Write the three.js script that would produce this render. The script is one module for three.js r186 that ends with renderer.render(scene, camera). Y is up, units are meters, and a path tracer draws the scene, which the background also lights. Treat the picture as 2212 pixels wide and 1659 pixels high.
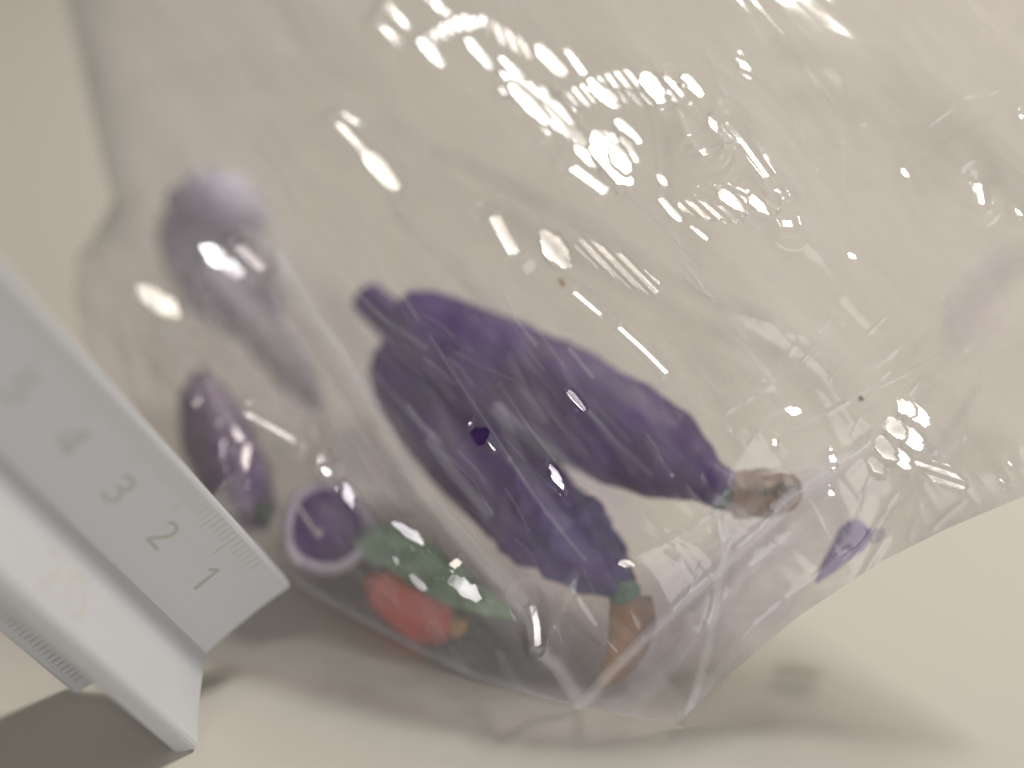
import * as THREE from 'three';
import { FontLoader } from 'three/addons/loaders/FontLoader.js';
import { mergeGeometries } from 'three/addons/utils/BufferGeometryUtils.js';
import { createNoise3D, createNoise2D } from 'simplex-noise';

// ---------------------------------------------------------------- camera, light, exposure
const FOV = 28.5, PITCH = Math.PI / 6, CAMH = 0.1208;
const scene = new THREE.Scene();
const camera = new THREE.PerspectiveCamera(FOV, 4 / 3, 0.01, 20);
camera.position.set(0, CAMH, 0);
camera.lookAt(0, CAMH - Math.sin(PITCH), -Math.cos(PITCH));
camera.focus = 0.172;
camera.userData.fStop = 3.7;
scene.background = new THREE.Color().setRGB(0.11, 0.11, 0.109);
scene.add(camera);
const renderer = new THREE.WebGLRenderer({ antialias: true });
renderer.setSize(1024, 768);
renderer.toneMapping = THREE.LinearToneMapping;
renderer.toneMappingExposure = 1.05;
renderer.shadowMap.enabled = true;

// ---------------------------------------------------------------- helpers
const V = (x, y, z) => new THREE.Vector3(x, y, z);
function rng(seed) { let a = seed >>> 0; return () => { a = (a + 0x6D2B79F5) | 0; let t = Math.imul(a ^ (a >>> 15), 1 | a); t = (t + Math.imul(t ^ (t >>> 7), 61 | t)) ^ t; return ((t ^ (t >>> 14)) >>> 0) / 4294967296; }; }
const n2 = createNoise2D(rng(11)), n3 = createNoise3D(rng(23));
const clamp = (x, a, b) => Math.min(b, Math.max(a, x));
const sstep = (a, b, x) => { const t = clamp((x - a) / (b - a), 0, 1); return t * t * (3 - 2 * t); };
// survey of the place: sight lines over a 2212 x 1659 plan of the view give metric points at a depth
const PX = 2212, PY = 1659, FPX = (PY / 2) / Math.tan(THREE.MathUtils.degToRad(FOV / 2));
const CR = V(1, 0, 0), CU = V(0, Math.cos(PITCH), -Math.sin(PITCH)), CF = V(0, -Math.sin(PITCH), -Math.cos(PITCH)), CP = V(0, CAMH, 0);
const ray = (x, y) => CF.clone().addScaledVector(CR, (x - PX / 2) / FPX).addScaledVector(CU, (PY / 2 - y) / FPX);
const at = (x, y, d) => CP.clone().addScaledVector(ray(x, y), d);
const groundDepth = (y) => CAMH / ((y - PY / 2) / FPX * Math.cos(PITCH) + Math.sin(PITCH));
const cam3 = (a) => CR.clone().multiplyScalar(a[0]).addScaledVector(CU, -a[1]).addScaledVector(CF, a[2]);

// the bag's middle plane: its bottom edge runs along the table, its top leans back
const G1 = at(1400, 1556, groundDepth(1556)), G2 = at(640, 1262, groundDepth(1262) - 0.0085), G3 = at(1106, 0, 0.196);
const BN = G1.clone().sub(G2).cross(G3.clone().sub(G2)).normalize(); if (BN.dot(CF) > 0) BN.negate();
const BS = CR.clone().addScaledVector(BN, -CR.dot(BN)).normalize(), BT = BN.clone().cross(BS).normalize();
const BO = at(1106, 830, planeDepth(1106, 830));
function planeDepth(x, y) { const r = ray(x, y); return G1.clone().sub(CP).dot(BN) / r.dot(BN); }
const B = (x, y, dd = 0) => at(x, y, planeDepth(x, y) + dd);              // a point beside the bag's middle plane
const st = (x, y) => { const p = B(x, y).sub(BO); return [p.dot(BS), p.dot(BT)]; };
const fromST = (s, t, h) => BO.clone().addScaledVector(BS, s).addScaledVector(BT, t).addScaledVector(BN, h);
const MM = planeDepth(1106, 830) / FPX;                                    // metres per plan unit at the bag

// ---------------------------------------------------------------- lamps (outside the frame, above and to the right, plus an added front fill)
function mirrorDir(sx, sy, a) {         // lamp direction that a fold running along (sx, sy) in the view sends to the eye
  const dir = BS.clone().multiplyScalar(sx).addScaledVector(BT, -sy).normalize();
  const p = BN.clone().cross(dir).normalize(); if (p.y < 0) p.negate();
  const h = BN.clone().addScaledVector(p, a).normalize(), v = CF.clone().negate();
  return h.multiplyScalar(2 * h.dot(v)).sub(v);
}
function lamp(name, dir, dist, w, h, color, radiance) {
  const l = new THREE.RectAreaLight(color, radiance, w, h);
  l.name = name; l.position.copy(BO).addScaledVector(dir, dist); l.lookAt(BO); l.castShadow = true; scene.add(l);
  return l.position.clone();
}
const D1 = mirrorDir(0.66, 0.75, 0.92), D2 = mirrorDir(0.66, 0.75, 1.06);
const LAMPS = [
  lamp('ceiling_lamp_cool', D1, 0.70, 0.095, 0.08, new THREE.Color().setRGB(1, 0.985, 0.95), 95),
  lamp('ceiling_lamp_warm', D2, 0.62, 0.085, 0.07, new THREE.Color().setRGB(1, 0.89, 0.74), 60),
];
lamp('front_fill', V(0.40, 0.30, 0.87).normalize(), 1.6, 1.1, 0.8, new THREE.Color().setRGB(1.0, 0.985, 0.96), 3.0);  // added fill from the camera side, brightens the ruler's number face


// ---------------------------------------------------------------- table
function tex(w, h, fn, srgb = false) {
  const d = new Uint8Array(w * h * 4);
  for (let j = 0; j < h; j++) for (let i = 0; i < w; i++) { const c = fn(i / w, j / h); const k = (j * w + i) * 4; for (let q = 0; q < 3; q++) d[k + q] = clamp(Math.round(c[q] * 255), 0, 255); d[k + 3] = 255; }
  const t = new THREE.DataTexture(d, w, h); t.magFilter = THREE.LinearFilter; t.minFilter = THREE.LinearFilter; t.wrapS = t.wrapT = THREE.RepeatWrapping; if (srgb) t.colorSpace = THREE.SRGBColorSpace; t.needsUpdate = true; return t;
}
const tag = (o, label, category, group) => { o.userData.label = label; o.userData.category = category; if (group) o.userData.group = group; return o; };
const shade = (o) => { o.castShadow = o.receiveShadow = true; return o; };
{
  const grain = tex(256, 256, (u, v) => { const g = 0.5 + 0.25 * n2(u * 40, v * 40) + 0.25 * n2(u * 90 + 7, v * 90); return [g, g, g]; });
  grain.repeat.set(60, 60);
  const g = new THREE.BoxGeometry(3, 0.03, 3); 
  const m = new THREE.Mesh(g, new THREE.MeshStandardMaterial({ color: new THREE.Color().setRGB(0.65, 0.61, 0.535), roughness: 0.72, bumpMap: grain, bumpScale: 0.000008 }));
  m.position.set(0, -0.015, -0.6); m.name = 'table_top'; m.userData.kind = 'structure'; m.userData.label = 'smooth warm off-white table top under the bag and ruler'; scene.add(shade(m));
}

// ---------------------------------------------------------------- triangular ruler
const font = await new FontLoader().loadAsync('fonts/droid/droid_sans_regular.typeface.json');
{
  const A = cam3([-0.38712, -0.62572, -0.67721]).normalize();
  const toW = (p) => CP.clone().add(cam3(p));
  const C = toW([-0.03743466, 0.03155876, 0.17934659]);
  const tips = [[-0.02703096, 0.0231767, 0.18114422], [-0.03674647, 0.04124869, 0.17], [-0.04852654, 0.03025088, 0.18689555]].map(toW);
  const dirs = tips.map((t) => t.sub(C).normalize());
  const R = 0.01348;
  const ruler = new THREE.Group(); ruler.name = 'triangular_ruler'; ruler.position.copy(C);
  // local frame: z along the ruler, x along the first flange
  const X = dirs[0], Y = A.clone().cross(X).normalize();
  ruler.setRotationFromMatrix(new THREE.Matrix4().makeBasis(X, Y, A));
  const ang = dirs.map((d) => Math.atan2(d.dot(Y), d.dot(X)));
  { let d = ang[2] - ang[1]; d -= Math.round(d / (2 * Math.PI)) * 2 * Math.PI; ang[2] = ang[1] + Math.sign(d) * 1.36; }
  const order = [0, 1].sort((a, b) => ((ang[a] + 7) % 6.2832) - ((ang[b] + 7) % 6.2832));
  const shape = new THREE.Shape(); let first = true;
  const put = (k, r, h) => { const c = Math.cos(ang[k]), s = Math.sin(ang[k]); const p = [c * r - s * h, s * r + c * h]; first ? shape.moveTo(...p) : shape.lineTo(...p); first = false; };
  const side = [[2.4, 1.25], [4.0, 1.2], [6, 1.15], [9, 1.15], [11.5, 1.35], [12.9, 1.55], [13.3, 1.35], [13.48, 0.95]];
  for (const k of order) {
    for (const [r, h] of side) put(k, r / 1000, -h / 1000);
    for (const [r, h] of [...side].reverse()) put(k, r / 1000, h / 1000);
    const nk = order[(order.indexOf(k) + 1) % 2], mid = Math.atan2(Math.sin(ang[0]) + Math.sin(ang[1]), Math.cos(ang[0]) + Math.cos(ang[1]));
    let gap = ang[nk] - ang[k]; gap -= Math.floor(gap / (2 * Math.PI)) * 2 * Math.PI; const q = gap < Math.PI ? 0.0016 : -0.0015;
    shape.lineTo(Math.cos(mid) * q, Math.sin(mid) * q);
  }
  const geo = new THREE.ExtrudeGeometry(shape, { depth: 0.19, bevelEnabled: true, bevelThickness: 0.0002, bevelSize: 0.00015, bevelOffset: -0.00015, bevelSegments: 2, steps: 1 });
  const white = new THREE.MeshPhysicalMaterial({ color: new THREE.Color().setRGB(0.60, 0.605, 0.62), roughness: 0.42, clearcoat: 0.15, clearcoatRoughness: 0.4 });
  const under = new THREE.Shape(), up2 = [[0.3, 0.9], ...side], cc = Math.cos(ang[2]), ss = Math.sin(ang[2]);
  [...up2.map(([r, h]) => [r * 1.06, -h]), ...up2.map(([r, h]) => [r * 1.06, h]).reverse()].forEach(([r, h], i) => { const x = (cc * r - ss * h) / 1000, y = (ss * r + cc * h) / 1000; i ? under.lineTo(x, y) : under.moveTo(x, y); });
  const ug = new THREE.ExtrudeGeometry(under, { depth: 0.18, bevelEnabled: true, bevelThickness: 0.0002, bevelSize: 0.00015, bevelOffset: -0.00015, bevelSegments: 2, steps: 1 }); ug.translate(0, 0, 0.0042);
  const um = shade(new THREE.Mesh(ug, white)); um.name = 'lower_flange'; ruler.add(um);
  const body = shade(new THREE.Mesh(geo, white)); body.name = 'ruler_body'; ruler.add(body);
  // print on the faces that look into the groove between flange 0 and flange 1
  const ink = new THREE.MeshStandardMaterial({ color: new THREE.Color().setRGB(0.47, 0.44, 0.40), roughness: 0.7 });
  const inkFaint = new THREE.MeshStandardMaterial({ color: new THREE.Color().setRGB(0.58, 0.55, 0.50), roughness: 0.7 });
  const sgn = Math.sign(Math.sin(ang[1] - ang[0]));
  function face(k, s) {                    // (radius, along, lift) -> local point on flange k's side s
    const c = Math.cos(ang[k]), q = Math.sin(ang[k]);
    return (r, z, lift) => { let h = 1.15; for (let i = 1; i < side.length; i++) if (r * 1000 >= side[i - 1][0] && r * 1000 <= side[i][0]) { const f = (r * 1000 - side[i - 1][0]) / (side[i][0] - side[i - 1][0]); h = side[i - 1][1] + f * (side[i][1] - side[i - 1][1]); } h = s * (h / 1000 + lift); return [c * r - q * h, q * r + c * h, z]; };
  }
  function quads(F, list, lift = 0.00003) {       // flat printed bars [r0, r1, z0, z1]
    const pos = [], idx = [];
    for (const [r0, r1, z0, z1] of list) { const n = Math.max(1, Math.ceil((r1 - r0) / 0.0006)); for (let i = 0; i < n; i++) { const a = r0 + (r1 - r0) * i / n, b = r0 + (r1 - r0) * (i + 1) / n, o = pos.length / 3; pos.push(...F(a, z0, lift), ...F(b, z0, lift), ...F(b, z1, lift), ...F(a, z1, lift)); idx.push(o, o + 1, o + 2, o, o + 2, o + 3); } }
    const g = new THREE.BufferGeometry(); g.setAttribute('position', new THREE.Float32BufferAttribute(pos, 3)); g.setIndex(idx); g.computeVertexNormals(); return g;
  }
  const inkM = ink.clone(); inkM.side = THREE.DoubleSide; const inkF = inkFaint.clone(); inkF.side = THREE.DoubleSide;
  const UNIT = 0.0087, Z0 = 0.0112;
  const F0 = face(0, sgn), F1 = face(1, -sgn), F2 = face(2, -sgn), F3 = face(2, sgn);
  const ticks = [];
  for (let i = -6; i < 170; i++) { const z = Z0 + i * UNIT / 10, L = i % 10 === 0 ? 3.6 : i % 5 === 0 ? 2.6 : 1.9; if (z > 0.0012 && z < 0.188) ticks.push([0.0128 - L / 1000, 0.0128, z - 0.00008, z + 0.00008]); }
  const tm = new THREE.Mesh(quads(F0, ticks), inkF); tm.name = 'tick_marks'; tm.userData.kind = 'stuff'; ruler.add(tm);
  const tm2 = new THREE.Mesh(quads(F2, ticks.filter((t) => t[2] > 0.0052)), inkF); tm2.name = 'tick_marks_001'; tm2.userData.kind = 'stuff'; ruler.add(tm2);
  const tm3 = new THREE.Mesh(quads(F3, ticks.filter((t) => t[2] > 0.0052)), inkF); tm3.name = 'tick_marks_002'; tm3.userData.kind = 'stuff'; ruler.add(tm3);
  function glyph(txt, size, F, r, z, mat, name) {      // letters stand on the groove side, tops to the edge
    const g = new THREE.ShapeGeometry(font.generateShapes(txt, size), 6); g.computeBoundingBox(); const bb = g.boundingBox, p = g.attributes.position;
    for (let i = 0; i < p.count; i++) { const q = F(r + p.getY(i), z - (p.getX(i) - (bb.min.x + bb.max.x) / 2), 0.00003); p.setXYZ(i, ...q); }
    g.computeVertexNormals(); const m = new THREE.Mesh(g, mat); m.name = name; ruler.add(m); return m;
  }
  for (let i = 1; i <= 12; i++) glyph(String(i), 0.0036, F0, 0.0050, Z0 - 0.0020 + (i - 1) * UNIT, inkM, 'numeral_' + String(i).padStart(3, '0'));
  glyph('20', 0.0056, (r, z, l) => F1(0.0165 - r, z, l), 0.0056, 0.0262, inkF, 'scale_number');
  tag(ruler, 'white three-edged plastic scale ruler with tick marks, leaning up at the left', 'ruler');
  scene.add(ruler);
}

// ---------------------------------------------------------------- things inside the bag
function sweep(path, radii, o = {}) {   // a closed, tapered, uneven body along a curve; radii [t, r] in plan units
  const { flat = 1, seg = 72, around = 40, wob = 0.06, freq = 900, seed = 0, ridge = 0, tint, tilt = 0, uneven } = o;
  const pts = path.map(([x, y, d]) => B(x, y, (d || 0) / 1000 + 0.003)), curve = new THREE.CatmullRomCurve3(pts, false, 'centripetal');
  const pos = [], col = [], idx = [];
  const rad = (t) => { for (let i = 1; i < radii.length; i++) if (t <= radii[i][0]) { const f = (t - radii[i - 1][0]) / (radii[i][0] - radii[i - 1][0]); return radii[i - 1][1] + (radii[i][1] - radii[i - 1][1]) * (f * f * (3 - 2 * f) * 0.5 + f * 0.5); } return radii.at(-1)[1]; };
  for (let i = 0; i <= seg; i++) {
    const t = i / seg, c = curve.getPointAt(t), T = curve.getTangentAt(t);
    const N1 = T.clone().cross(BN).normalize(), N2 = N1.clone().cross(T).normalize();
    if (tilt) { const a = N1.clone(); N1.applyAxisAngle(T, tilt); N2.applyAxisAngle(T, tilt); }
    for (let j = 0; j < around; j++) {
      const th = j / around * Math.PI * 2; let r = rad(t) * MM;
      const dir = N1.clone().multiplyScalar(Math.cos(th)).addScaledVector(N2, Math.sin(th) * flat);
      const q = c.clone().addScaledVector(dir, r);
      const w = n3(q.x * freq * 0.35 + seed, q.y * freq * 0.35, q.z * freq * 0.35) * 0.65 + n3(q.x * freq + seed, q.y * freq, q.z * freq) * 0.35;
      r *= 1 + wob * w + ridge * Math.cos(th * 3 + 3 * w + 2 * t) ;
      if (uneven) r *= uneven(t, th);
      const v = c.clone().addScaledVector(dir, r); pos.push(v.x, v.y, v.z);
      if (tint) { const k = tint(t, th, w); col.push(k[0], k[1], k[2]); }
    }
  }
  for (let i = 0; i < seg; i++) for (let j = 0; j < around; j++) { const a = i * around + j, b = i * around + (j + 1) % around; idx.push(a, a + around, b, b, a + around, b + around); }
  for (const end of [0, 1]) { const c = curve.getPointAt(end), k = pos.length / 3, base = end * seg * around; pos.push(c.x, c.y, c.z); if (tint) col.push(...tint(end, 0, 0)); for (let j = 0; j < around; j++) { const a = base + j, b = base + (j + 1) % around; end ? idx.push(k, b, a) : idx.push(k, a, b); } }
  const g = new THREE.BufferGeometry(); g.setAttribute('position', new THREE.Float32BufferAttribute(pos, 3)); if (tint) g.setAttribute('color', new THREE.Float32BufferAttribute(col, 3)); g.setIndex(idx);
  // orient outward
  g.computeVertexNormals();
  const mid = Math.floor(seg / 2), c = curve.getPointAt(mid / seg), nn = g.attributes.normal, k = mid * around, out = V(pos[k * 3], pos[k * 3 + 1], pos[k * 3 + 2]).sub(c);
  if (out.dot(V(nn.getX(k), nn.getY(k), nn.getZ(k))) < 0) { const ix = g.index.array; for (let i = 0; i < ix.length; i += 3) { const s = ix[i]; ix[i] = ix[i + 1]; ix[i + 1] = s; } g.computeVertexNormals(); }
  return g;
}
const mat = (r, g, b, rough = 0.5, extra = {}) => new THREE.MeshPhysicalMaterial({ color: new THREE.Color().setRGB(r, g, b), roughness: rough, ...extra });
const vmat = (rough = 0.5, extra = {}) => new THREE.MeshPhysicalMaterial({ color: 0xffffff, vertexColors: true, roughness: rough, ...extra });
function thing(name, origin, label, category, group) { const g = new THREE.Group(); g.name = name; g.position.copy(origin); tag(g, label, category, group); scene.add(g); return g; }
function part(parent, name, geo, m, label) { geo.translate(-parent.position.x, -parent.position.y, -parent.position.z); const o = shade(new THREE.Mesh(geo, m)); o.name = name; if (label) o.userData.label = label; parent.add(o); return o; }
const mixc = (a, b, k) => a.map((x, i) => x + (b[i] - x) * k);
const PURPLE = [0.085, 0.022, 0.18], PLUM = [0.085, 0.035, 0.125], SLATE = [0.055, 0.042, 0.11], BLUE = [0.085, 0.06, 0.24];
const purpleTint = (seed, blueEnd) => (t, th, w) => { let c = mixc(PURPLE, PLUM, sstep(-0.3, 0.5, w)); c = mixc(c, SLATE, sstep(0.1, 0.7, n2(t * 3 + seed, Math.sin(th) * 1.2)) * 0.3); return mixc(c, BLUE, blueEnd * sstep(0.5, 0.9, t) * (0.6 + 0.4 * w)); };
{
  const p = thing('purple_pod', B(1500, 1050), 'large dark purple pod, upper of the two, with a blunt nub at each end', 'pod');
  part(p, 'body', sweep([[850, 706, 1], [1060, 790, 1], [1290, 905, 1], [1536, 1040, 0]], [[0, 52], [0.03, 100], [0.09, 112], [0.3, 117], [0.5, 120], [0.72, 118], [0.86, 100], [0.94, 70], [1, 46]], { seed: 1, wob: 0.035, freq: 260, ridge: 0.03, around: 64, seg: 110, tint: purpleTint(1, 0.15) }), vmat(0.55));
  part(p, 'nub', sweep([[783, 633, 1], [800, 650, 1], [885, 728, 1]], [[0, 25], [0.06, 38], [0.25, 41], [0.7, 46], [1, 66]], { seed: 2, wob: 0.04, tint: purpleTint(2, 0.3) }), vmat(0.5));
  part(p, 'neck', sweep([[1500, 1022, 0], [1545, 1048, 0], [1578, 1066, 0]], [[0, 56], [0.5, 47], [0.93, 43], [1, 26]], { seed: 3, wob: 0.05, tint: purpleTint(3, 0.9) }), vmat(0.5));
  part(p, 'collar', sweep([[1560, 1064, 0], [1586, 1074, 0]], [[0, 30], [0.5, 36], [1, 22]], { seed: 4, seg: 12 }), mat(0.05, 0.10, 0.05, 0.6), 'thin dark green collar');
  const brown = (t, th, w) => mixc([0.30, 0.17, 0.085], [0.06, 0.038, 0.032], sstep(0.0, 0.5, w + 0.5 * n2(t * 7, Math.cos(th) * 2)) * sstep(0.3, 0.6, t));
  part(p, 'stem_end', sweep([[1568, 1072, 1], [1640, 1066, 1], [1690, 1062, 1], [1732, 1048, 1]], [[0, 30], [0.15, 52], [0.5, 50], [0.8, 44], [0.95, 26], [1, 8]], { seed: 5, wob: 0.14, freq: 700, tint: brown }), vmat(0.7), 'crumpled brown stem end');
}
{
  const p = thing('purple_pod_001', B(1340, 1270), 'dark purple pod, lower of the two, narrowing to a green collar and tan stem', 'pod');
  part(p, 'body', sweep([[828, 752, 2], [950, 900, 2], [1110, 1060, 1], [1240, 1170, 0], [1350, 1275, -1]], [[0, 30], [0.04, 66], [0.12, 90], [0.3, 107], [0.5, 111], [0.66, 106], [0.8, 90], [0.9, 64], [1, 30]], { seed: 7, wob: 0.05, freq: 300, ridge: 0.035, around: 64, seg: 120, tint: purpleTint(5, 1.0), uneven: (t, th) => 1 + 0.10 * sstep(0.5, 0.7, t) * Math.sin(th * 5 + t * 9) + 0.14 * sstep(0.45, 0.75, t) * n3(t * 14, Math.cos(th) * 2.2, Math.sin(th) * 2.2) }), vmat(0.55));
  part(p, 'collar', sweep([[1340, 1262, -1], [1362, 1302, -1]], [[0, 30], [0.5, 34], [1, 26]], { seed: 8, seg: 14, wob: 0.15 }), mat(0.10, 0.24, 0.13, 0.5), 'pale green collar');
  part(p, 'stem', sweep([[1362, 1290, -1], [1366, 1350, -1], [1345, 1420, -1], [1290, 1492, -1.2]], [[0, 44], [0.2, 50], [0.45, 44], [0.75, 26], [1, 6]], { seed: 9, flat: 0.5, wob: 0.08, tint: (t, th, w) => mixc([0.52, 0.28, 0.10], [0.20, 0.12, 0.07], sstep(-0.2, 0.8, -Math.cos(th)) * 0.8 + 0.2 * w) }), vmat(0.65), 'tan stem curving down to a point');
}
{
  const p = thing('lilac_pod', B(560, 720), 'pale lilac pod with a domed cap, faint behind the film near the left edge', 'pod');
  const lil = [0.70, 0.66, 0.76], mau = [0.20, 0.165, 0.20];
  part(p, 'cap', sweep([[478, 380, 8], [476, 420, 8], [468, 470, 8], [462, 500, 8]], [[0, 46], [0.12, 86], [0.4, 116], [0.72, 122], [0.9, 114], [1, 84]], { seed: 12, wob: 0.17, freq: 420, ridge: 0.05, around: 64, tint: (t, th, w) => mixc(lil, [0.44, 0.40, 0.48], clamp(t * 0.9 + 0.3 * w, 0, 1)) }), vmat(0.55), 'pale lilac domed cap');
  part(p, 'body', sweep([[430, 480, 10], [436, 560, 9], [490, 650, 9], [580, 735, 10]], [[0, 92], [0.2, 94], [0.45, 80], [0.75, 58], [1, 26]], { seed: 13, wob: 0.2, freq: 480, ridge: 0.05, around: 64, tint: (t, th, w) => mixc([0.58, 0.54, 0.60], [0.45, 0.41, 0.46], clamp(t * 0.6 + 0.5 * Math.cos(th) + 0.4 * w, 0, 1)) }), vmat(0.55));
  part(p, 'tail', sweep([[545, 690, 12], [610, 770, 12], [690, 880, 11]], [[0, 40], [0.3, 52], [0.7, 44], [1, 14]], { seed: 15, wob: 0.2, freq: 480, tint: (t, th, w) => mixc([0.52, 0.49, 0.52], [0.43, 0.41, 0.43], clamp(0.5 + w, 0, 1)) }), vmat(0.6), 'pale grey-lilac tail');
  part(p, 'side_lobe', sweep([[505, 520, 12], [545, 600, 12], [600, 690, 12]], [[0, 40], [0.3, 52], [0.7, 46], [1, 18]], { seed: 14, wob: 0.06, freq: 300, tint: () => [0.37, 0.33, 0.37] }), vmat(0.55), 'darker grey-violet side lobe');
}
{
  const p = thing('mauve_pod', B(470, 960), 'dusky mauve slender pod standing behind the film beside the ruler edge', 'pod');
  part(p, 'body', sweep([[430, 806, 2], [452, 900, 2], [500, 1020, 2], [574, 1140, 2]], [[0, 20], [0.12, 58], [0.4, 84], [0.7, 80], [0.92, 50], [1, 16]], { seed: 17, wob: 0.04, freq: 300, ridge: 0.03, tint: (t, th, w) => mixc([0.25, 0.175, 0.255], [0.16, 0.09, 0.22], clamp(t + 0.5 * w, 0, 1)) }), vmat(0.45));
  part(p, 'tip', sweep([[560, 1085, -1], [578, 1130, -1]], [[0, 8], [0.5, 22], [1, 12]], { seed: 18 }), mat(0.03, 0.07, 0.035, 0.6), 'dark green tip');
}
{ // open cup: lilac outside, purple hollow, white filament with a bead
  const c = B(704, 1142, 0.0015), p = thing('lilac_cup', c, 'lilac cup with a hollow purple centre, low in the bag by the ruler end', 'cup');
  const toEye = CP.clone().sub(c).normalize(), ax = toEye.clone().addScaledVector(CR, 0.14).addScaledVector(CU, 0.22).normalize();
  const q = new THREE.Quaternion().setFromUnitVectors(V(0, 1, 0), ax);
  const u = MM, lathe = (pr, w, s) => { const g = new THREE.LatheGeometry(pr.map(([r, y]) => new THREE.Vector2(r * u, y * u)), 56); const a = g.attributes.position; for (let i = 0; i < a.count; i++) { const x = a.getX(i), z = a.getZ(i), th = Math.atan2(z, x), k = 1 + w * Math.sin(th * 3 + s) + 0.5 * w * Math.sin(th * 5 + 2 * s); a.setX(i, x * k * 0.94); a.setZ(i, z * k); } g.computeVertexNormals(); g.applyQuaternion(q); g.translate(c.x, c.y, c.z); return g; };
  part(p, 'rim', lathe([[20, -130], [70, -112], [96, -60], [108, 0], [106, 26], [98, 38], [88, 36], [82, 24]], 0.03, 1), mat(0.66, 0.59, 0.67, 0.5, { side: THREE.DoubleSide }), 'lilac outer wall with a rounded lip');
  part(p, 'hollow', lathe([[83, 24], [78, 6], [64, -14], [40, -24], [0.5, -27]], 0.03, 1), mat(0.13, 0.022, 0.23, 0.5, { side: THREE.DoubleSide }), 'deep purple hollow');
  const f = new THREE.TubeGeometry(new THREE.CatmullRomCurve3([B(640, 1086, -0.0035), B(660, 1118, -0.0038), B(682, 1150, -0.0036)]), 16, 3.0 * u, 8);
  part(p, 'filament', f, mat(0.7, 0.66, 0.6, 0.3));
  const bead = new THREE.IcosahedronGeometry(9.5 * u, 3); const bp = B(688, 1152, -0.0036); bead.translate(bp.x, bp.y, bp.z); part(p, 'bead', bead, mat(0.5, 0.44, 0.42, 0.35));
}
const greenTint = (t, th, w) => mixc([0.11, 0.29, 0.12], [0.36, 0.54, 0.32], clamp(0.5 + w, 0, 1));
{
  const g = shade(new THREE.Mesh(sweep([[768, 1176, -1.5], [850, 1180, -2.2], [940, 1238, -2.4], [1040, 1300, -2.0], [1112, 1334, -1.5]], [[0, 10], [0.12, 40], [0.35, 50], [0.6, 44], [0.85, 24], [1, 4]], { seed: 21, flat: 0.28, wob: 0.10, ridge: 0.08, tint: greenTint, seg: 80 }), vmat(0.45, { transmission: 0 })));
  g.name = 'green_leaf'; tag(g, 'curled green leaf lying between the lilac cup and the red pod', 'leaf'); scene.add(g);
  const g2 = shade(new THREE.Mesh(sweep([[1010, 1350, 2], [1060, 1395, 2], [1100, 1450, 1]], [[0, 14], [0.4, 56], [0.7, 48], [1, 8]], { seed: 22, flat: 0.3, wob: 0.12, tint: (t, th, w) => [0.20, 0.28, 0.18] }), vmat(0.6)));
  g2.name = 'leaf_scrap'; tag(g2, 'small pale green leaf scrap right of the red pod, near the bag bottom', 'leaf'); scene.add(g2);
  const g3 = shade(new THREE.Mesh(sweep([[765, 1150, 3], [800, 1210, 3], [850, 1262, 3]], [[0, 8], [0.4, 36], [0.8, 26], [1, 6]], { seed: 23, flat: 0.3, wob: 0.12, tint: (t, th, w) => [0.05, 0.085, 0.05] }), vmat(0.6)));
  g3.name = 'dark_leaf'; tag(g3, 'dark green leaf scrap tucked right under the lilac cup', 'leaf'); scene.add(g3);
}
{
  const p = thing('red_pod', B(900, 1350), 'soft red oval pod with a gold tip at the bottom of the bag', 'pod');
  part(p, 'body', sweep([[796, 1250, 0], [854, 1293, 0], [920, 1342, 0], [978, 1378, 0]], [[0, 18], [0.18, 50], [0.5, 62], [0.8, 61], [0.95, 40], [1, 12]], { seed: 31, wob: 0.05, tint: (t, th, w) => mixc([0.70, 0.14, 0.08], [0.85, 0.10, 0.055], clamp(t + w, 0, 1)) }), vmat(0.4));
  part(p, 'tip', sweep([[968, 1362, 0], [992, 1352, -0.5], [1008, 1340, -0.5]], [[0, 20], [0.5, 27], [1, 8]], { seed: 32, wob: 0.2 }), mat(0.55, 0.30, 0.07, 0.4), 'gold tip');
}
{
  const p = thing('violet_shard', B(1820, 1190), 'violet wedge with a pale lilac bead, alone near the right bag corner', 'shard');
  part(p, 'wedge', sweep([[1762, 1258, 5], [1810, 1200, 5], [1852, 1152, 5], [1870, 1134, 5]], [[0, 4], [0.3, 18], [0.75, 32], [0.95, 30], [1, 18]], { seed: 41, flat: 0.6, tint: () => [0.30, 0.22, 0.50] }), vmat(0.45));
  part(p, 'bead', sweep([[1884, 1146, 5], [1902, 1168, 5]], [[0, 12], [0.5, 25], [1, 10]], { seed: 42, wob: 0.1, seg: 24 }), mat(0.62, 0.57, 0.66, 0.5), 'pale lilac bead');
}
{
  const c1 = shade(new THREE.Mesh(sweep([[1853, 858, 0], [1866, 863, 0]], [[0, 2], [0.5, 7], [1, 2]], { seed: 51, wob: 0.2, seg: 12, around: 16 }), mat(0.30, 0.17, 0.13, 0.7))); c1.name = 'brown_crumb'; tag(c1, 'tiny reddish-brown crumb on the film right of the purple pods', 'crumb'); scene.add(c1);
  const c2 = shade(new THREE.Mesh(sweep([[1210, 600, -8.5], [1219, 620, -8.5]], [[0, 2], [0.5, 5], [1, 2]], { seed: 52, wob: 0.2, seg: 12, around: 16 }), mat(0.55, 0.33, 0.06, 0.6))); c2.name = 'yellow_crumb'; tag(c2, 'tiny yellow crumb on the film above the purple pods', 'crumb'); scene.add(c2);
}

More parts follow.
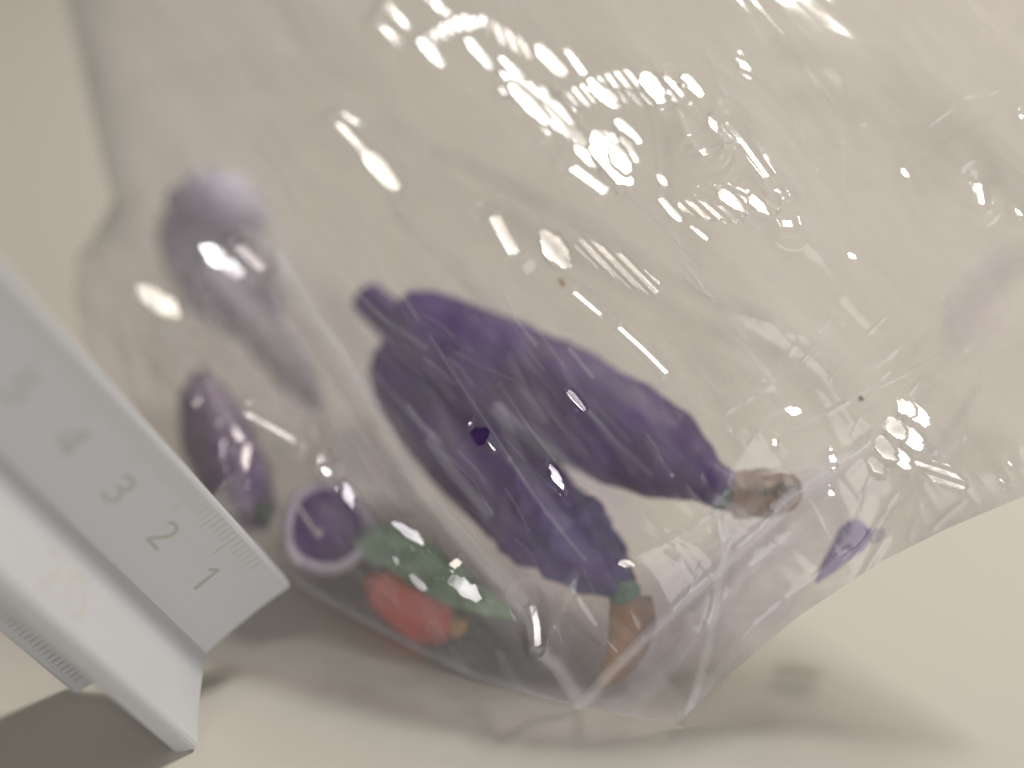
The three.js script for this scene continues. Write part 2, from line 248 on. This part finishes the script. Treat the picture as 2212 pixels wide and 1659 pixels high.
// ---------------------------------------------------------------- clear plastic bag
const OUT = [[640, 1262], [760, 1332], [960, 1440], [1120, 1502], [1240, 1540], [1400, 1556], [1472, 1556], [1560, 1470], [1720, 1335], [1900, 1215], [2050, 1140], [2180, 1085], [2400, 1000], [2400, -170], [120, -170], [140, 0], [170, 120], [196, 240], [236, 400], [248, 430], [226, 480], [168, 556], [160, 640], [182, 762], [250, 880], [400, 1040], [520, 1150]].map(([x, y]) => st(x, y));
const BB = OUT.reduce((b, [s, t]) => [Math.min(b[0], s), Math.min(b[1], t), Math.max(b[2], s), Math.max(b[3], t)], [9, 9, -9, -9]);
function inside(s, t) { let c = false; for (let i = 0, j = OUT.length - 1; i < OUT.length; j = i++) { const [xi, yi] = OUT[i], [xj, yj] = OUT[j]; if ((yi > t) !== (yj > t) && s < (xj - xi) * (t - yi) / (yj - yi) + xi) c = !c; } return c; }
function nearest(s, t) { let best = 1e9, bs = 0, bt = 0; for (let i = 0, j = OUT.length - 1; i < OUT.length; j = i++) { const ax = OUT[j][0], ay = OUT[j][1], dx = OUT[i][0] - ax, dy = OUT[i][1] - ay, f = clamp(((s - ax) * dx + (t - ay) * dy) / (dx * dx + dy * dy), 0, 1), px = ax + f * dx, py = ay + f * dy, d = (s - px) ** 2 + (t - py) ** 2; if (d < best) { best = d; bs = px; bt = py; } } return [Math.sqrt(best), bs, bt]; }
const K = MM;   // plan unit in metres on the plane
const bulge = (d, s) => { const x = clamp(d / 0.024, 0, 1); return 0.0105 * (1 - 0.75 * sstep(0.026, 0.048, s)) * (1 - (1 - x) * (1 - x)); };
function stF(x, y) {     // where the sight line meets the bulged front sheet
  let h = 0, s = 0, t = 0; const r = ray(x, y);
  for (let i = 0; i < 12; i++) { const o = G1.clone().addScaledVector(BN, h), p = CP.clone().addScaledVector(r, o.sub(CP).dot(BN) / r.dot(BN)).sub(BO); s = p.dot(BS); t = p.dot(BT); h += 0.6 * ((inside(s, t) ? bulge(nearest(s, t)[0], s) : 0) - h); }
  return [s, t];
}
// long folds: path, half width, height of the ridge (mm), whitening, darkening
const FOLDS = [
  [[[600, 560], [690, 700], [790, 860], [880, 1010], [980, 1140], [1100, 1270], [1240, 1500]], 17, 0.35, 0.22, 0],
  [[[570, 570], [660, 712], [760, 872], [850, 1022], [950, 1152], [1070, 1282]], 14, 0.1, 0.0, 0.10],
  [[[1070, 885], [1160, 960], [1270, 1040]], 15, 0.15, 0.12, 0],
  [[[1250, 1530], [1400, 1370], [1560, 1220], [1700, 1090], [1960, 890]], 11, 0.3, 0.28, 0],
  [[[1486, 1540], [1530, 1400], [1560, 1180], [1548, 1110]], 9, 0.25, 0.2, 0],
  [[[1370, 1208], [1460, 1160], [1560, 1105]], 8, 0.15, 0.12, 0],
  [[[1470, 1545], [1640, 1350], [1830, 1190]], 10, 0.2, 0.10, 0],
  [[[150, -60], [190, 120], [225, 300], [255, 420], [220, 480]], 42, 0.3, 0.05, 0.13],
  [[[2230, 540], [2120, 610], [2070, 670], [2062, 720]], 34, 0.3, 0.06, 0.05],
  [[[1700, 110], [1900, 150], [2100, 280], [2230, 420]], 42, 0.4, 0.02, 0.07],
  [[[950, 330], [1250, 480], [1450, 610], [1650, 690]], 22, 0.4, 0.02, 0.08],
  [[[270, 110], [320, 250], [380, 300], [430, 390]], 26, 0.3, 0.07, 0],
  [[[640, 1270], [790, 1352], [1000, 1455], [1240, 1540]], 14, 0.0, 0.12, 0],
  [[[1180, 700], [1300, 800], [1420, 850]], 20, 0.2, 0.05, 0],
  [[[560, 560], [640, 760], [700, 900], [760, 1010]], 44, 0.3, 0.06, 0.05],
  [[[1240, 1240], [1180, 1400], [1240, 1530]], 12, 0.2, 0.08, 0],
  [[[250, 690], [290, 850], [380, 1000]], 22, 0.3, 0.02, 0.09],
].map(([p, w, h, a, b]) => ({ p: p.map(([x, y]) => stF(x, y)), w: w * K, h: h / 1000, a, b }));
// small facets: path, width, lamp, share of the needed tilt
const GL = [
  [[[1395, 165], [1425, 215]], 26, 0, 1], [[[1280, 180], [1330, 225]], 22, 0, 1], [[[1560, 415], [1600, 452]], 22, 1, 1], [[[1625, 425], [1655, 462]], 18, 1, 1], [[[1330, 320], [1352, 368]], 26, 0, 1], [[[1110, 190], [1180, 262]], 20, 0, 1],
  [[[1160, 225], [1215, 275], [1262, 300]], 22, 0, 0.82], [[[1345, 300], [1372, 345]], 18, 0, 0.8], [[[1300, 205], [1440, 215]], 20, 0, 0.8, 1], [[[1480, 215], [1530, 330]], 20, 0, 0.8], [[[885, 1170], [960, 1250]], 14, 0, 0.84], [[[700, 1000], [742, 1062]], 12, 0, 0.9],
  [[[1090, 178], [1150, 205], [1234, 259]], 34, 0, 1], [[[1105, 198], [1150, 240], [1196, 294]], 14, 0, 1], [[[1300, 297], [1318, 335], [1342, 386]], 46, 0, 1],
  [[[1249, 322], [1293, 361]], 16, 0, 1], [[[1234, 361], [1313, 416]], 15, 0, 1], [[[1248, 204], [1310, 190], [1362, 170]], 40, 0, 0.97, 1], [[[1367, 182], [1410, 192], [1458, 200]], 42, 0, 1, 1],
  [[[1458, 186], [1490, 245], [1508, 300], [1548, 345]], 25, 1, 1], [[[1480, 168], [1512, 204]], 17, 0, 1], [[[1535, 247], [1547, 294]], 10, 0, 0.92], [[[1519, 411], [1600, 428], [1668, 447]], 30, 1, 1, 1],
  [[[1687, 430], [1707, 497]], 10, 0, 1], [[[1566, 250], [1694, 434]], 6, 0, 0.97], [[[1425, 380], [1436, 398]], 20, 1, 0.97], [[[1496, 490], [1527, 515]], 9, 0, 1],
  [[[1430, 432], [1468, 474]], 14, 0, 0.92], [[[1478, 445], [1592, 462]], 26, 1, 0.9, 1], [[[838, 15], [883, 60]], 8, 0, 1], [[[816, 47], [865, 96]], 8, 0, 0.95], [[[925, -4], [964, 32]], 9, 0, 0.96],
  [[[1062, 57], [1147, 116]], 19, 1, 0.96, 1], [[[1167, 107], [1211, 155]], 22, 1, 1], [[[915, 95], [950, 132]], 20, 0, 0.9], [[[930, 82], [990, 52], [1050, 45]], 24, 0, 0.9, 1], [[[1014, 92], [1057, 140]], 15, 0, 0.93],
  [[[1088, 132], [1127, 165]], 15, 0, 0.96], [[[1222, 102], [1265, 165]], 10, 0, 0.96], [[[733, 268], [790, 330], [846, 398]], 8, 1, 0.97], [[[800, 340], [845, 398]], 26, 1, 1],
  [[[1063, 458], [1090, 510], [1117, 556]], 14, 1, 0.97], [[[1180, 508], [1220, 572]], 28, 1, 1], [[[1262, 530], [1330, 570], [1409, 620]], 32, 1, 1, 1], [[[1237, 628], [1305, 685]], 8, 0, 0.93], [[[1331, 701], [1390, 755], [1448, 813]], 8, 0, 0.96],
  [[[1336, 265], [1379, 304]], 16, 0, 1], [[[1595, 117], [1618, 165]], 10, 0, 0.93],
  [[[455, 543], [510, 588]], 25, 0, 1], [[[519, 532], [567, 582]], 11, 1, 1], [[[323, 631], [371, 674]], 26, 1, 1], [[[286, 620], [307, 643]], 7, 0, 0.94], [[[411, 804], [436, 850], [459, 905]], 10, 1, 1], [[[423, 814], [460, 900], [492, 1000], [556, 1124]], 6, 0, 0.97],
  [[[468, 876], [521, 952], [540, 1025], [562, 1128]], 9, 1, 1], [[[541, 895], [655, 965]], 8, 1, 0.92], [[[745, 1045], [764, 1100]], 14, 0, 1], [[[662, 924], [706, 1012]], 12, 0, 0.92],
  [[[855, 1132], [910, 1173]], 13, 0, 1], [[[906, 1171], [970, 1240], [1024, 1284]], 13, 0, 1], [[[985, 1252], [1030, 1290]], 22, 0, 1], [[[849, 1198], [861, 1228]], 7, 0, 1], [[[891, 1246], [917, 1272]], 14, 0, 0.97], [[[975, 1232], [993, 1205]], 11, 1, 1],
  [[[1139, 1300], [1160, 1350], [1176, 1402]], 10, 0, 1], [[[1342, 1216], [1366, 1220]], 20, 1, 0.97],
  [[[1950, 868], [1968, 896]], 20, 1, 1], [[[1926, 908], [1946, 942]], 24, 1, 1], [[[1902, 950], [1924, 988]], 24, 1, 1], [[[1884, 992], [1902, 1020]], 18, 1, 1], [[[1976, 880], [1996, 914]], 24, 0, 1], [[[1958, 926], [1980, 964]], 26, 0, 1], [[[1936, 974], [1956, 1010]], 22, 0, 1], [[[2176, 990], [2190, 1014]], 8, 0, 1], [[[2160, 1030], [2172, 1052]], 8, 0, 1], [[[1672, 944], [1675, 968]], 13, 0, 0.97], [[[1796, 973], [1801, 1010]], 9, 0, 1],
  [[[1990, 1000], [2030, 1018], [2072, 1046]], 24, 0, 0.9, 1], [[[1706, 884], [1724, 890]], 26, 1, 0.94], [[[2115, 388], [2121, 449]], 8, 0, 0.97], [[[1836, 548], [1846, 558]], 15, 0, 0.94], [[[2196, 452], [2206, 466]], 16, 0, 0.97], [[[2200, 238], [2210, 266]], 9, 0, 0.95], [[[1792, 1056], [1798, 1076]], 14, 0, 0.94], [[[1950, 366], [1960, 384]], 14, 0, 0.9],
  [[[1010, 925], [1020, 905]], 6, 0, 1], [[[1052, 950], [1068, 974]], 7, 0, 1], [[[1190, 1005], [1215, 1060]], 12, 0, 0.92], [[[1230, 845], [1262, 885]], 9, 1, 0.97],
].map(([p, w, l, share, ht]) => ({ p: p.map(([x, y]) => stF(x, y)), w: w * (Math.hypot(p[0][0] - p.at(-1)[0], p[0][1] - p.at(-1)[1]) < 32 ? 0.9 : 1.6) * K, l, hatch: !!ht, line: Math.hypot(p[0][0] - p.at(-1)[0], p[0][1] - p.at(-1)[1]) / w > 6 && !ht, share: 1 - (1 - share) * 0.5 }));
function polyDist(p, s, t) { let best = 1e9; for (let i = 1; i < p.length; i++) { const ax = p[i - 1][0], ay = p[i - 1][1], dx = p[i][0] - ax, dy = p[i][1] - ay, f = clamp(((s - ax) * dx + (t - ay) * dy) / (dx * dx + dy * dy), 0, 1), d = (s - ax - f * dx) ** 2 + (t - ay - f * dy) ** 2; if (d < best) best = d; } return Math.sqrt(best); }
function polyNear(p, s, t) { let best = 1e9, at = 0, len = 0; for (let i = 1; i < p.length; i++) { const ax = p[i - 1][0], ay = p[i - 1][1], dx = p[i][0] - ax, dy = p[i][1] - ay, L = Math.hypot(dx, dy), f = clamp(((s - ax) * dx + (t - ay) * dy) / (L * L), 0, 1), d = (s - ax - f * dx) ** 2 + (t - ay - f * dy) ** 2; if (d < best) { best = d; at = len + f * L; } len += L; } return [Math.sqrt(best), at / len]; }
// distance, signed offset, place along, side vector (2), length
function polySigned(p, s, t) { let best = 1e9, o = null, len = 0, tot = 0; for (let i = 1; i < p.length; i++) tot += Math.hypot(p[i][0] - p[i - 1][0], p[i][1] - p[i - 1][1]); for (let i = 1; i < p.length; i++) { const ax = p[i - 1][0], ay = p[i - 1][1], dx = p[i][0] - ax, dy = p[i][1] - ay, L = Math.hypot(dx, dy), f = clamp(((s - ax) * dx + (t - ay) * dy) / (L * L), 0, 1), ex = s - ax - f * dx, ey = t - ay - f * dy, d = ex * ex + ey * ey; if (d < best) { best = d; const ux = dy / L, uy = -dx / L; o = [0, ex * ux + ey * uy, (len + f * L) / tot, ux, uy, tot]; } len += L; } o[0] = Math.sqrt(best); return o; }
const box = (p, pad) => p.reduce((b, [s, t]) => [Math.min(b[0], s - pad), Math.min(b[1], t - pad), Math.max(b[2], s + pad), Math.max(b[3], t + pad)], [9, 9, -9, -9]);
{
  const R = rng(77);
  for (let i = 0; i < 270; i++) {
    const low = R() < 0.6, x = 200 + R() * 1900, y = low ? 700 + R() * 800 : R() * 900, L = 60 + R() * R() * 330;
    const right = x - 1350 > (1500 - y) * 0.5, an = (right ? -52 : 52) + (R() - 0.5) * (R() < 0.25 ? 70 : 24), c = Math.cos(an / 57.3), q = Math.sin(an / 57.3), bend = (R() - 0.5) * 0.16 * L;
    const p = [[x - c * L / 2, y - q * L / 2], [x + q * bend, y - c * bend], [x + c * L / 2, y + q * L / 2]].map(([a, b]) => st(a, b));
    FOLDS.push({ p, w: (2 + R() * R() * 14) * K, h: (0.02 + 0.16 * R() * R()) / 1000, a: 0.03 + 0.15 * R() * R(), b: R() < 0.4 ? 0.05 * R() : 0 });
  }
}
for (const f of FOLDS) f.box = box(f.p, f.w * 3);
// shade painted into the back sheet, also deepening its shadow, mostly low left
const BACK_SHADE = [[820, 1240, 360, 150, 33, 0.6], [1040, 1420, 240, 90, 26, 0.5], [470, 980, 260, 150, 58, 0.3], [1500, 1330, 200, 110, -36, 0.10]].map(([x, y, rx, ry, d, b]) => { const p = st(x, y), an = -d * Math.PI / 180; return [p[0], p[1], rx * K, ry * K, b, Math.cos(an), Math.sin(an)]; });
// clouded or doubled film, inner shade painted into some areas: x, y, rx, ry, angle, whitening, darkening, tint
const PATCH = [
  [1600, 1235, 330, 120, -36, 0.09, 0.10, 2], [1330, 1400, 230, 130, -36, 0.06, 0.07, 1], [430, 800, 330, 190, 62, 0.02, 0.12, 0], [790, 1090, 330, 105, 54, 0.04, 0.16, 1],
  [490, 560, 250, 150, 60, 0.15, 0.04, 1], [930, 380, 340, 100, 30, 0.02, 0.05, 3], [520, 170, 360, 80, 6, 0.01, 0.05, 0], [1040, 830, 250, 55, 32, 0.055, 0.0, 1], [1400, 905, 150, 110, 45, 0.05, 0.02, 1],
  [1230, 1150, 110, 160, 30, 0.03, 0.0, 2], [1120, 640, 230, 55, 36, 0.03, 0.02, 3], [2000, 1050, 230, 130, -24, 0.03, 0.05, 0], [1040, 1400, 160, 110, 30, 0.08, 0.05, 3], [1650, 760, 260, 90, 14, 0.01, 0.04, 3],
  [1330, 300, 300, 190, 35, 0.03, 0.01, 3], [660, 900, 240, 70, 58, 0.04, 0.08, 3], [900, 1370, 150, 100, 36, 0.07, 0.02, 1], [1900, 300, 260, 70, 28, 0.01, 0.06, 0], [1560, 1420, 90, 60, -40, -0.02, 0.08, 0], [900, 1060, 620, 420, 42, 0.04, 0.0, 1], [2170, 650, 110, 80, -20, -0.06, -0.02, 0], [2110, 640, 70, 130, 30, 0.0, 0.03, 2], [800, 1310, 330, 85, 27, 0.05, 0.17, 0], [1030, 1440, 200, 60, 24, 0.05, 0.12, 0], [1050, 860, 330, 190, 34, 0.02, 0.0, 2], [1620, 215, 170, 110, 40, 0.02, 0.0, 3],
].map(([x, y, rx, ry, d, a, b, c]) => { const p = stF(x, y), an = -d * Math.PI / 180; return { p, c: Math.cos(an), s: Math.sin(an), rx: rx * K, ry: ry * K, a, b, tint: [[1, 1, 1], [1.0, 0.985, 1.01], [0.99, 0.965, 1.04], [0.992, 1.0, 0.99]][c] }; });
const DS = [0.62, -0.79], PS = [0.79, 0.62];     // along and across the pull of the film
function wrinkle(s, t, seed) {
  const a = s * DS[0] + t * DS[1], p = s * PS[0] + t * PS[1];
  const wob = 0.0012 * n2(a * 60 + seed, p * 60);
  return 0.00055 * n2((p + wob) * 95 + seed, a * 22) + 0.00010 * (1 - 2 * Math.abs(n2((p + wob) * 210, a * 40 + seed))) + 0.000012 * n2(p * 800 + seed, a * 110) + 0.00004 * n2(s * 200, t * 200 + seed);
}
function detail(s, t, d) {
  let h = wrinkle(s, t, 3) * sstep(0, 0.006, d);
  for (const f of FOLDS) if (f.h && s > f.box[0] && s < f.box[2] && t > f.box[1] && t < f.box[3]) { const q = polyDist(f.p, s, t) / f.w; h += f.h * Math.exp(-q * q); }
  return h;
}
// the tilt every facet needs to send its lamp to the eye
function need(s, t) {
  const hgt = (a, b) => bulge(nearest(a, b)[0], a), e = 0.0004, h0 = hgt(s, t), P = fromST(s, t, h0), eye = CP.clone().sub(P).normalize();
  const bs = (hgt(s + e, t) - hgt(s - e, t)) / (2 * e), bt = (hgt(s, t + e) - hgt(s, t - e)) / (2 * e);
  return LAMPS.map((L) => { const H = L.clone().sub(P).normalize().add(eye); const n = H.dot(BN); return [-H.dot(BS) / n - bs, -H.dot(BT) / n - bt]; });
}
for (const g of GL) {
  const m = g.p[Math.floor(g.p.length / 2)], mid = g.p.length === 2 ? [(g.p[0][0] + g.p[1][0]) / 2, (g.p[0][1] + g.p[1][1]) / 2] : m, [dx, dy] = need(mid[0], mid[1])[g.l];
  g.k = Math.hypot(dx, dy); g.dir = [dx / g.k, dy / g.k];
  g.lam = g.hatch ? 18 * K : g.line ? 12 * K : clamp(g.w * 1.6 / K, 16, 80) * K; g.reach = g.w * 0.5 + 38 * K; g.box = box(g.p, g.line ? g.reach : g.w * 0.75 + 6 * K); g.mid = mid;
}

function glints(s, t, dd) {
  let h = 0, hb = 0, mb = 0, loc = null, calm = 0;
  for (const g of GL) {
    if (s < g.box[0] || s > g.box[2] || t < g.box[1] || t > g.box[3]) continue;
    if (g.line) {
      const q = polySigned(g.p, s, t), hw = g.w * 0.5; if (q[0] > g.reach) continue;
      if (!loc) loc = need(s, t);
      const l = loc[g.l], ku = (l[0] * q[3] + l[1] * q[4]) * g.share, ka = (l[0] * -q[4] + l[1] * q[3]) * g.share, e = sstep(0, 0.06, q[2]) * sstep(0, 0.06, 1 - q[2]);
      const x = Math.abs(q[1]), f = x < hw ? x : hw * (1 - sstep(hw, 4 * hw, x));
      const core = 1 - sstep(hw, 3 * hw, q[0]); calm = Math.max(calm, core);
      h += e * ku * Math.sign(q[1]) * f + ka * (q[2] - 0.5) * q[5] * (1 - sstep(2 * hw, g.reach, q[0]));
      continue;
    }
    const [d, tau] = polyNear(g.p, s, t), hw = g.w * 0.5 * (0.35 + 0.65 * Math.sqrt(Math.max(0, Math.sin(Math.PI * clamp(0.08 + 0.84 * tau, 0, 1))))) * (1 + 0.28 * n2((s * PS[0] + t * PS[1]) * 1500, (s * DS[0] + t * DS[1]) * 260)), m = 1 - sstep(hw, hw + 5 * K, d); if (m <= 0) continue;
    const x = ((s - g.mid[0]) * g.dir[0] + (t - g.mid[1]) * g.dir[1]) / g.lam + 0.5 , f = x - Math.floor(x);
    const up = 0.9, saw = f < up ? (f / up - 0.5) : (0.5 - (f - up) / (1 - up));
    calm = Math.max(calm, m); if (!loc) loc = need(s, t);
    const l = loc[g.l], k = Math.max(0.02, (l[0] * g.dir[0] + l[1] * g.dir[1]) * g.share);
    if (m > mb) { mb = m; hb = m * saw * k * g.lam * up; }
  }
  return [h * (1 - mb) + hb, calm];
}
const HOLE = stF(1036, 940), HOLER = 19 * K;
function sheet(step, height, hole) {
  const W = Math.ceil((BB[2] - BB[0]) / step), H = Math.ceil((BB[3] - BB[1]) / step), id = new Int32Array((W + 1) * (H + 1)).fill(-1), ins = new Uint8Array((W + 1) * (H + 1)), pos = [], uv = [], idx = [];
  for (let j = 0; j <= H; j++) for (let i = 0; i <= W; i++) ins[j * (W + 1) + i] = inside(BB[0] + i * step, BB[1] + j * step) ? 1 : 0;
  const vert = (i, j) => {
    const k = j * (W + 1) + i; if (id[k] >= 0) return id[k];
    let s = BB[0] + i * step, t = BB[1] + j * step, [d, ns, nt] = nearest(s, t); if (!ins[k]) { s = ns; t = nt; d = 0; }
    const p = fromST(s, t, height(s, t, d)); id[k] = pos.length / 3; pos.push(p.x, Math.max(p.y, 0.00025), p.z); uv.push((s - BB[0]) / (BB[2] - BB[0]), (t - BB[1]) / (BB[3] - BB[1])); return id[k];
  };
  for (let j = 0; j < H; j++) for (let i = 0; i < W; i++) {
    const k = j * (W + 1) + i; if (!(ins[k] + ins[k + 1] + ins[k + W + 1] + ins[k + W + 2])) continue;
    if (hole) { const ds = BB[0] + (i + 0.5) * step - HOLE[0], dt = BB[1] + (j + 0.5) * step - HOLE[1]; if (Math.hypot(ds * 0.95, dt) < HOLER * (1 + 0.12 * Math.sin(3 * Math.atan2(dt, ds)))) continue; }
    const a = vert(i, j), b = vert(i + 1, j), c = vert(i + 1, j + 1), d = vert(i, j + 1); idx.push(a, b, c, a, c, d);
  }
  const g = new THREE.BufferGeometry(); g.setAttribute('position', new THREE.Float32BufferAttribute(pos, 3)); g.setAttribute('uv', new THREE.Float32BufferAttribute(uv, 2)); g.setIndex(idx); g.computeVertexNormals(); return g;
}
{
  const TW = 900, TH = 700, cell = (u, v) => [BB[0] + u * (BB[2] - BB[0]), BB[1] + v * (BB[3] - BB[1])];
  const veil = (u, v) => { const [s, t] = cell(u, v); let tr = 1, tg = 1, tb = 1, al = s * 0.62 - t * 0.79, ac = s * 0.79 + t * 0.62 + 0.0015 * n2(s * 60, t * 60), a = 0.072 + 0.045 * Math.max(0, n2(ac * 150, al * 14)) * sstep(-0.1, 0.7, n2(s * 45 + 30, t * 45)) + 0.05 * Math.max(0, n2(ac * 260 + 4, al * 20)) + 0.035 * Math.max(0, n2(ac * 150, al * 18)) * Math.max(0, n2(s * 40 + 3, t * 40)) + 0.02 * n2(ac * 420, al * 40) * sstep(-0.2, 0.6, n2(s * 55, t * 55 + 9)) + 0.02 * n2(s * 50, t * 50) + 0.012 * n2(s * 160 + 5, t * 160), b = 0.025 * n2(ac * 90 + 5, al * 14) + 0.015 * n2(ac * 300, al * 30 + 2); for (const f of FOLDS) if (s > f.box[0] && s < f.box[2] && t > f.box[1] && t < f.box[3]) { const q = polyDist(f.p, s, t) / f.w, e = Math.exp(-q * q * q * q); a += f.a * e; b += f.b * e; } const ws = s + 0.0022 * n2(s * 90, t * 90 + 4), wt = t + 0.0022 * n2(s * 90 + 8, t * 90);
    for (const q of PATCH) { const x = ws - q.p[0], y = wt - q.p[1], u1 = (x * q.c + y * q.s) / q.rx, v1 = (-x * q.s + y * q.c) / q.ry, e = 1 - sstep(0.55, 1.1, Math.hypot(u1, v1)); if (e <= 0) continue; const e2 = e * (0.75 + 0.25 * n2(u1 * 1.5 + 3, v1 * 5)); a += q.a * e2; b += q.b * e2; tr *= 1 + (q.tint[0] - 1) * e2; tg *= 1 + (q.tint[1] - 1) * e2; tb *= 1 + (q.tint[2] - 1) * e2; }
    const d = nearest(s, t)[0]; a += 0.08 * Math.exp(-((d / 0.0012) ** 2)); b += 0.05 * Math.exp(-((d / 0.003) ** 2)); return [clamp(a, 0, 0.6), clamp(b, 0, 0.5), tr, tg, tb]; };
  const data = []; for (let j = 0; j < TH; j++) for (let i = 0; i < TW; i++) data.push(veil(i / TW, j / TH));
  const pick = (u, v) => data[Math.round(v * TH) * TW + Math.round(u * TW)];
  const through = tex(TW, TH, (u, v) => { const a = 1 - pick(u, v)[0]; return [a, a, a]; });
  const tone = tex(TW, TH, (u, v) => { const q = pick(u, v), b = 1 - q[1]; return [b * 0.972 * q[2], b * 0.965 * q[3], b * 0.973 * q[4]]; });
  for (const t of [through, tone]) t.wrapS = t.wrapT = THREE.ClampToEdgeWrapping;
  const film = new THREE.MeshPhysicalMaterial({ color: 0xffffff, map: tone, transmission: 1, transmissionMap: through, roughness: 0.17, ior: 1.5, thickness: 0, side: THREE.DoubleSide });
  const back2 = tex(TW / 2, TH / 2, (u, v) => { const [s, t] = cell(u, v), q = pick(u, v); let b = 1 - q[1]; for (const z of BACK_SHADE) { const x = s - z[0] + 0.004 * n2(s * 60, t * 60), y = t - z[1] + 0.004 * n2(s * 60 + 9, t * 60); b *= 1 - z[4] * (1 - sstep(0.4, 1.15, Math.hypot((x * z[5] + y * z[6]) / z[2], (-x * z[6] + y * z[5]) / z[3]))); } return [b * 0.97, b * 0.955, b * 0.95]; });
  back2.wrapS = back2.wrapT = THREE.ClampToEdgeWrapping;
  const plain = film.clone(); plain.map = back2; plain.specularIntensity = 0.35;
  const bag = new THREE.Group(); bag.name = 'plastic_bag'; bag.position.copy(G1); tag(bag, 'crumpled clear plastic bag holding purple pods, filling most of the picture', 'bag'); scene.add(bag);
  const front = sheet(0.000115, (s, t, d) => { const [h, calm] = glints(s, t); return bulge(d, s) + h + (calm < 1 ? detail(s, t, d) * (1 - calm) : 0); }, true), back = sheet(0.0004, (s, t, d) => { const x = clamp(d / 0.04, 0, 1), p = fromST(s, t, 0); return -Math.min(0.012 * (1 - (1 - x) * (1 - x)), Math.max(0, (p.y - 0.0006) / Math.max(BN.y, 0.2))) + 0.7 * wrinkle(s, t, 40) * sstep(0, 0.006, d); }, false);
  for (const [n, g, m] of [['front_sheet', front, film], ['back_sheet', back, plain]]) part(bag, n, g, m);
  
}
renderer.render(scene, camera);
